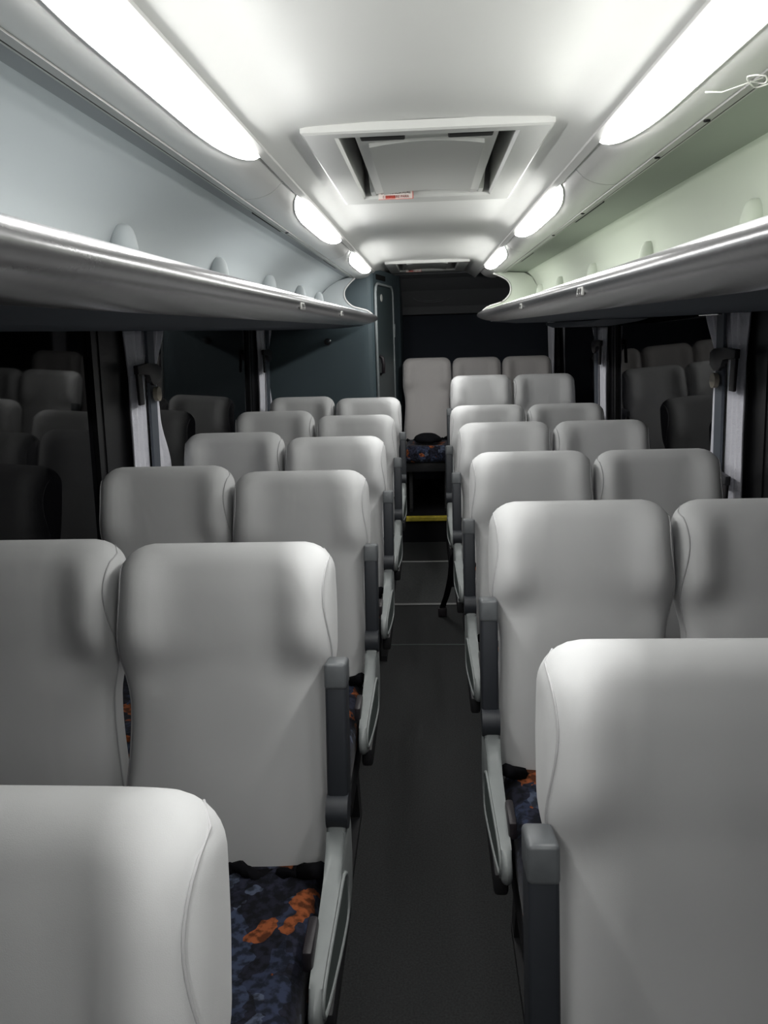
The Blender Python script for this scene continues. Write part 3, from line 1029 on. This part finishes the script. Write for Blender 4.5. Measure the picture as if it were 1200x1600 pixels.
def make_seat(name, th, arm, seed, cover='cover'):
    """arm: tuple of sides (+1/-1) with an armrest and side panel"""
    t = thing(name)
    bk = link('backrest', make_back(th, seed), M[cover], t, True)
    for sd in (-1, 1):
        bm = NB()
        tube(bm, seam_pts(sd, th), 0.0017, 6)
        link('piping', bm, M['piping'], bk, True)
    # lower black strip where cover meets the cushion
    bm = NB()
    vs = []
    for i in range(25):
        x = -0.185 + 0.37 * i / 24
        vs.append((x, -0.010 - 0.010 * math.sin(i * 1.3), 0.522 + 0.010 * math.sin(i * 0.9 + seed)))
    tube(bm, vs, 0.013, 8)
    for sd in (arm if arm else (1,)):
        tube(bm, [(sd * 0.150, -0.015, 0.53), (sd * 0.180, -0.03, 0.545), (sd * 0.192, -0.045, 0.56)], 0.016, 8)
    link('cover_hem', bm, M['black_cloth'], t, True)
    # seat cushion
    bm = NB()
    box(bm, -0.192, 0.192, -0.465, 0.06, 0.405, 0.528, 0.045, 5)
    bmesh.ops.subdivide_edges(bm, edges=[e for e in bm.edges if e.calc_length() > 0.1], cuts=8, use_grid_fill=True)
    for v_ in bm.verts:
        if v_.co.z > 0.47:
            x, y = v_.co.x / 0.192, (v_.co.y + 0.2) / 0.26
            v_.co.z += -0.014 * (1 - x * x) * (1 - min(1, y * y)) + 0.012 * sstep(-0.25, -0.42, v_.co.y) * (1 - sstep(-0.42, -0.466, v_.co.y))
    link('seat_cushion', bm, M['cushion'], t, True)
    # under frame and legs
    bm = NB(); box(bm, -0.19, 0.19, -0.42, 0.05, 0.33, 0.404, 0.01, 2)
    link('seat_frame', bm, M['frame'], t, True, 40)
    for sd in arm:
        bm = NB(); box(bm, min(sd * 0.206, sd * 0.236), max(sd * 0.206, sd * 0.236), -0.27, 0.04, 0.39, 0.445, 0.008, 2)
        link('side_bracket', bm, M['frame'], t, True, 40)
    for sd in (-1, 1):
        bm = NB()
        prism_x(bm, [(-0.36, 0.0), (-0.30, 0.0), (-0.22, 0.33), (-0.30, 0.33)], sd * 0.15 - 0.014, sd * 0.15 + 0.014)
        prism_x(bm, [(0.02, 0.0), (0.07, 0.0), (0.0, 0.33), (-0.08, 0.33)], sd * 0.15 - 0.014, sd * 0.15 + 0.014)
        prism_x(bm, [(-0.36, 0.0), (0.07, 0.0), (0.07, 0.03), (-0.36, 0.03)], sd * 0.15 - 0.015, sd * 0.15 + 0.015)
        link('leg', bm, M['frame'], t)
    for sd in arm:
        # side panel beside the cushion
        bm = NB()
        xi, xo = sd * 0.204, sd * 0.240
        poly = smooth_curve([(0.055, 0.46), (0.060, 0.55), (0.052, 0.655), (-0.015, 0.660), (-0.030, 0.615), (-0.065, 0.585), (-0.16, 0.560), (-0.26, 0.540), (-0.310, 0.520), (-0.330, 0.490), (-0.315, 0.455), (-0.25, 0.440), (-0.12, 0.430), (0.0, 0.435)], 3, closed=True)
        prism_x(bm, poly if sd < 0 else poly, min(xi, xo), max(xi, xo), 0.010, 3)
        for v_ in bm.verts:
            if abs(v_.co.x) > 0.22:
                v_.co.x -= sd * 0.05 * max(0, -v_.co.y)
        sp_ = link('side_panel', bm, M['panel'], t, True, 50)
        bm = NB()
        xr = sd * 0.240
        loop = smooth_curve([(-0.07, 0.565), (-0.15, 0.550), (-0.24, 0.532), (-0.290, 0.515), (-0.305, 0.488), (-0.285, 0.462), (-0.20, 0.450), (-0.09, 0.447), (-0.035, 0.465), (-0.03, 0.530)], 4, closed=True)
        tube(bm, [(xr - sd * 0.05 * max(0, -y), y, z) for y, z in loop], 0.0045, 8, True)
        link('panel_rim', bm, M['panel'], sp_, True)
        bm = NB()
        lo2 = smooth_curve([(-0.08, 0.555), (-0.15, 0.542), (-0.24, 0.524), (-0.282, 0.508), (-0.295, 0.488), (-0.28, 0.470), (-0.20, 0.458), (-0.09, 0.455), (-0.045, 0.47), (-0.04, 0.525)], 4, closed=True)
        prism_x(bm, lo2, min(xr - sd * 0.002, xr + sd * 0.0015), max(xr - sd * 0.002, xr + sd * 0.0015))
        for v_ in bm.verts:
            v_.co.x -= sd * 0.05 * max(0, -v_.co.y)
        link('panel_recess', bm, M['panel_dark'], sp_)
        # recline lever and buckle on the inner side
        bm = NB(); box(bm, min(sd * 0.190, sd * 0.207), max(sd * 0.190, sd * 0.207), -0.27, -0.18, 0.530, 0.572, 0.006, 2)
        link('recline_lever', bm, M['hook'], t, True, 40)
        # armrest folded up beside the backrest
        R0 = Matrix.Translation((sd * 0.2235, 0.028, 0.640)) @ Matrix.Rotation(-th * 0.75, 4, 'X')
        bm = NB()
        box(bm, -0.0195, 0.0195, -0.036, 0.030, 0.0, 0.310, 0.007, 3, R0)
        for v_ in bm.verts:
            pass
        ar = link('armrest', bm, M['arm'], t, True, 50)
        bm = NB()
        box(bm, -0.0205, 0.0205, -0.038, 0.031, 0.262, 0.316, 0.007, 3, R0)
        link('armrest_cap', bm, M['armcap'], ar, True, 50)
        bm = NB()
        tube(bm, [(sd * 0.2035, 0.004, 0.660), (sd * 0.2435, 0.004, 0.660)], 0.034, 24)
        link('pivot', bm, M['arm'], ar, True, 40)
    return t


def dup(root, loc, label=None, zs=1.0, xs_=1.0):
    r = root.copy()
    COL.objects.link(r)
    r.location = loc
    r.scale = (xs_, 1, zs)
    if label:
        r['label'] = label
    for ch in list(root.children):
        c = ch.copy(); COL.objects.link(c); c.parent = r
        for g_ in list(ch.children):
            d_ = g_.copy(); COL.objects.link(d_); d_.parent = c
    return r


D = math.radians
protos = {
    'LA': make_seat('coach_seat', D(15), (1,), 1.3),      # left pair, aisle seat
    'LW': make_seat('coach_seat', D(11), (), 4.1),        # left pair, window seat
    'RA': make_seat('coach_seat', D(15), (-1,), 7.7),
    'RW': make_seat('coach_seat', D(14), (), 11.2),
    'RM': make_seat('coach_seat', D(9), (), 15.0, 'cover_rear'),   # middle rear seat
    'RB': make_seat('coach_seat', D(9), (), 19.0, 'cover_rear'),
}
used = set()
G = 'white-covered coach seats facing the front'
GR = {'L': 'white-covered coach seats left of the aisle', 'R': 'white-covered coach seats right of the aisle'}


def place(kind, x, ytop, z, label, zs=1.0, group=None, wx=1.0):
    th = {'LA': 15, 'LW': 11, 'RA': 15, 'RW': 14, 'RM': 9, 'RB': 9}[kind]
    y = ytop - 0.05 - SEAT_H * math.sin(D(th)) + 0.045
    p = protos[kind]
    if kind in used:
        o = dup(p, (x, y, z), None, zs, wx)
    else:
        used.add(kind)
        o = p
        o.location = (x, y, z); o.scale = (wx, 1, zs)
    tag(o, label, 'seat', group)
    return o


ordL = [('nearest, filling the bottom left corner', 0.625, -0.430, 1.04), ('second from the front', 1.55, -0.438, 1.085), ('third from the front', 2.42, -0.418, 1.03),
        ('fourth from the front', 3.24, -0.402, 1.015), ('fifth from the front', 4.09, -0.393, 1.01), ('last, before the cabin wall', 5.00, -0.392, 1.0)]
for i, (wd, yt, x, wx) in enumerate(ordL):
    place('LA', x, yt, 0.0 if i < 5 else 0.015, 'white-covered seat left of the aisle, ' + wd, 1.0, GR['L'], wx)
    if i > 0:
        place('LW', x - 0.437 * wx, yt + 0.02, 0.0, 'white-covered seat by the left window, ' + wd, [1, 0.996, 1.008, 1.012, 1.016, 1.016][i], GR['L'], wx)
ordR = [('nearest, large at the bottom right', 1.00, 0.370, 0, 1.04), ('second from the front', 1.91, 0.377, 0, 1.065), ('third from the front', 2.73, 0.360, 0, 1.015),
        ('fourth from the front', 3.63, 0.353, 0, 1.03), ('fifth from the front', 4.48, 0.340, 0, 1.02), ('raised, just before the rear bench', 5.40, 0.362, 0.118, 0.985)]
for i, (wd, yt, x, z, wx) in enumerate(ordR):
    place('RA', x, yt, z, 'white-covered seat right of the aisle, ' + wd, 1.0, GR['R'], wx)
    if i > 0:
        place('RW', x + 0.437 * wx, yt, z, 'white-covered seat by the right window, ' + wd, 0.996, GR['R'], wx)
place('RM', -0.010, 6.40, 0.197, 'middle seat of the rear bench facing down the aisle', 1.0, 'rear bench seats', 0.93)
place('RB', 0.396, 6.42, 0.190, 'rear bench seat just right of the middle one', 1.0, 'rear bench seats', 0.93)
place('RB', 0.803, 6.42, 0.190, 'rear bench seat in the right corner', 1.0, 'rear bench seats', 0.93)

# black bag-like cushion lump on the middle rear seat, lying on the cushion
bm = NB()
bmesh.ops.create_uvsphere(bm, u_segments=24, v_segments=14, radius=1)
for v_ in bm.verts:
    v_.co = Vector((v_.co.x * 0.11, v_.co.y * 0.12, v_.co.z * 0.045))
    v_.co += Vector((0, 0, 0.012 * noise.noise(v_.co * 14)))
    if v_.co.z < -0.02:
        v_.co.z = -0.02
o = link('folded_black_cloth', bm, M['black_cloth'], None, True)
o.location = (-0.01, 6.08, 0.755)
tag(o, 'black folded cloth lying on the middle rear seat', 'cloth')

# black strap hanging out of the right-hand seats into the aisle
bm = NB()
pts = smooth_curve([(0.150, 3.98, 0.46), (0.118, 3.985, 0.40), (0.105, 4.02, 0.28), (0.085, 4.08, 0.16), (0.065, 4.14, 0.075), (0.060, 4.15, 0.045)], 6)
prev = None
A = []
for i, p in enumerate(pts):
    wd = 0.018
    A.append([bm.verts.new(p + Vector((sx_ * wd, sy_ * 0.003, 0.006 * sx_))) for sx_, sy_ in ((-1, -1), (1, -1), (1, 1), (-1, 1))])
for a, b in zip(A, A[1:]):
    for i in range(4):
        bm.faces.new((a[i], a[(i + 1) % 4], b[(i + 1) % 4], b[i]))
bm.faces.new(A[0]); bm.faces.new(A[-1][::-1])
sb = link('seat_belt', bm, M['black_cloth'], None)
tag(sb, 'black seat belt strap hanging from a right seat down into the aisle', 'seat belt')
bm = NB(); box(bm, 0.035, 0.085, 4.135, 4.160, 0.003, 0.055, 0.006, 2)
link('buckle', bm, M['hook'], sb, True, 40)

bpy.context.view_layer.update()
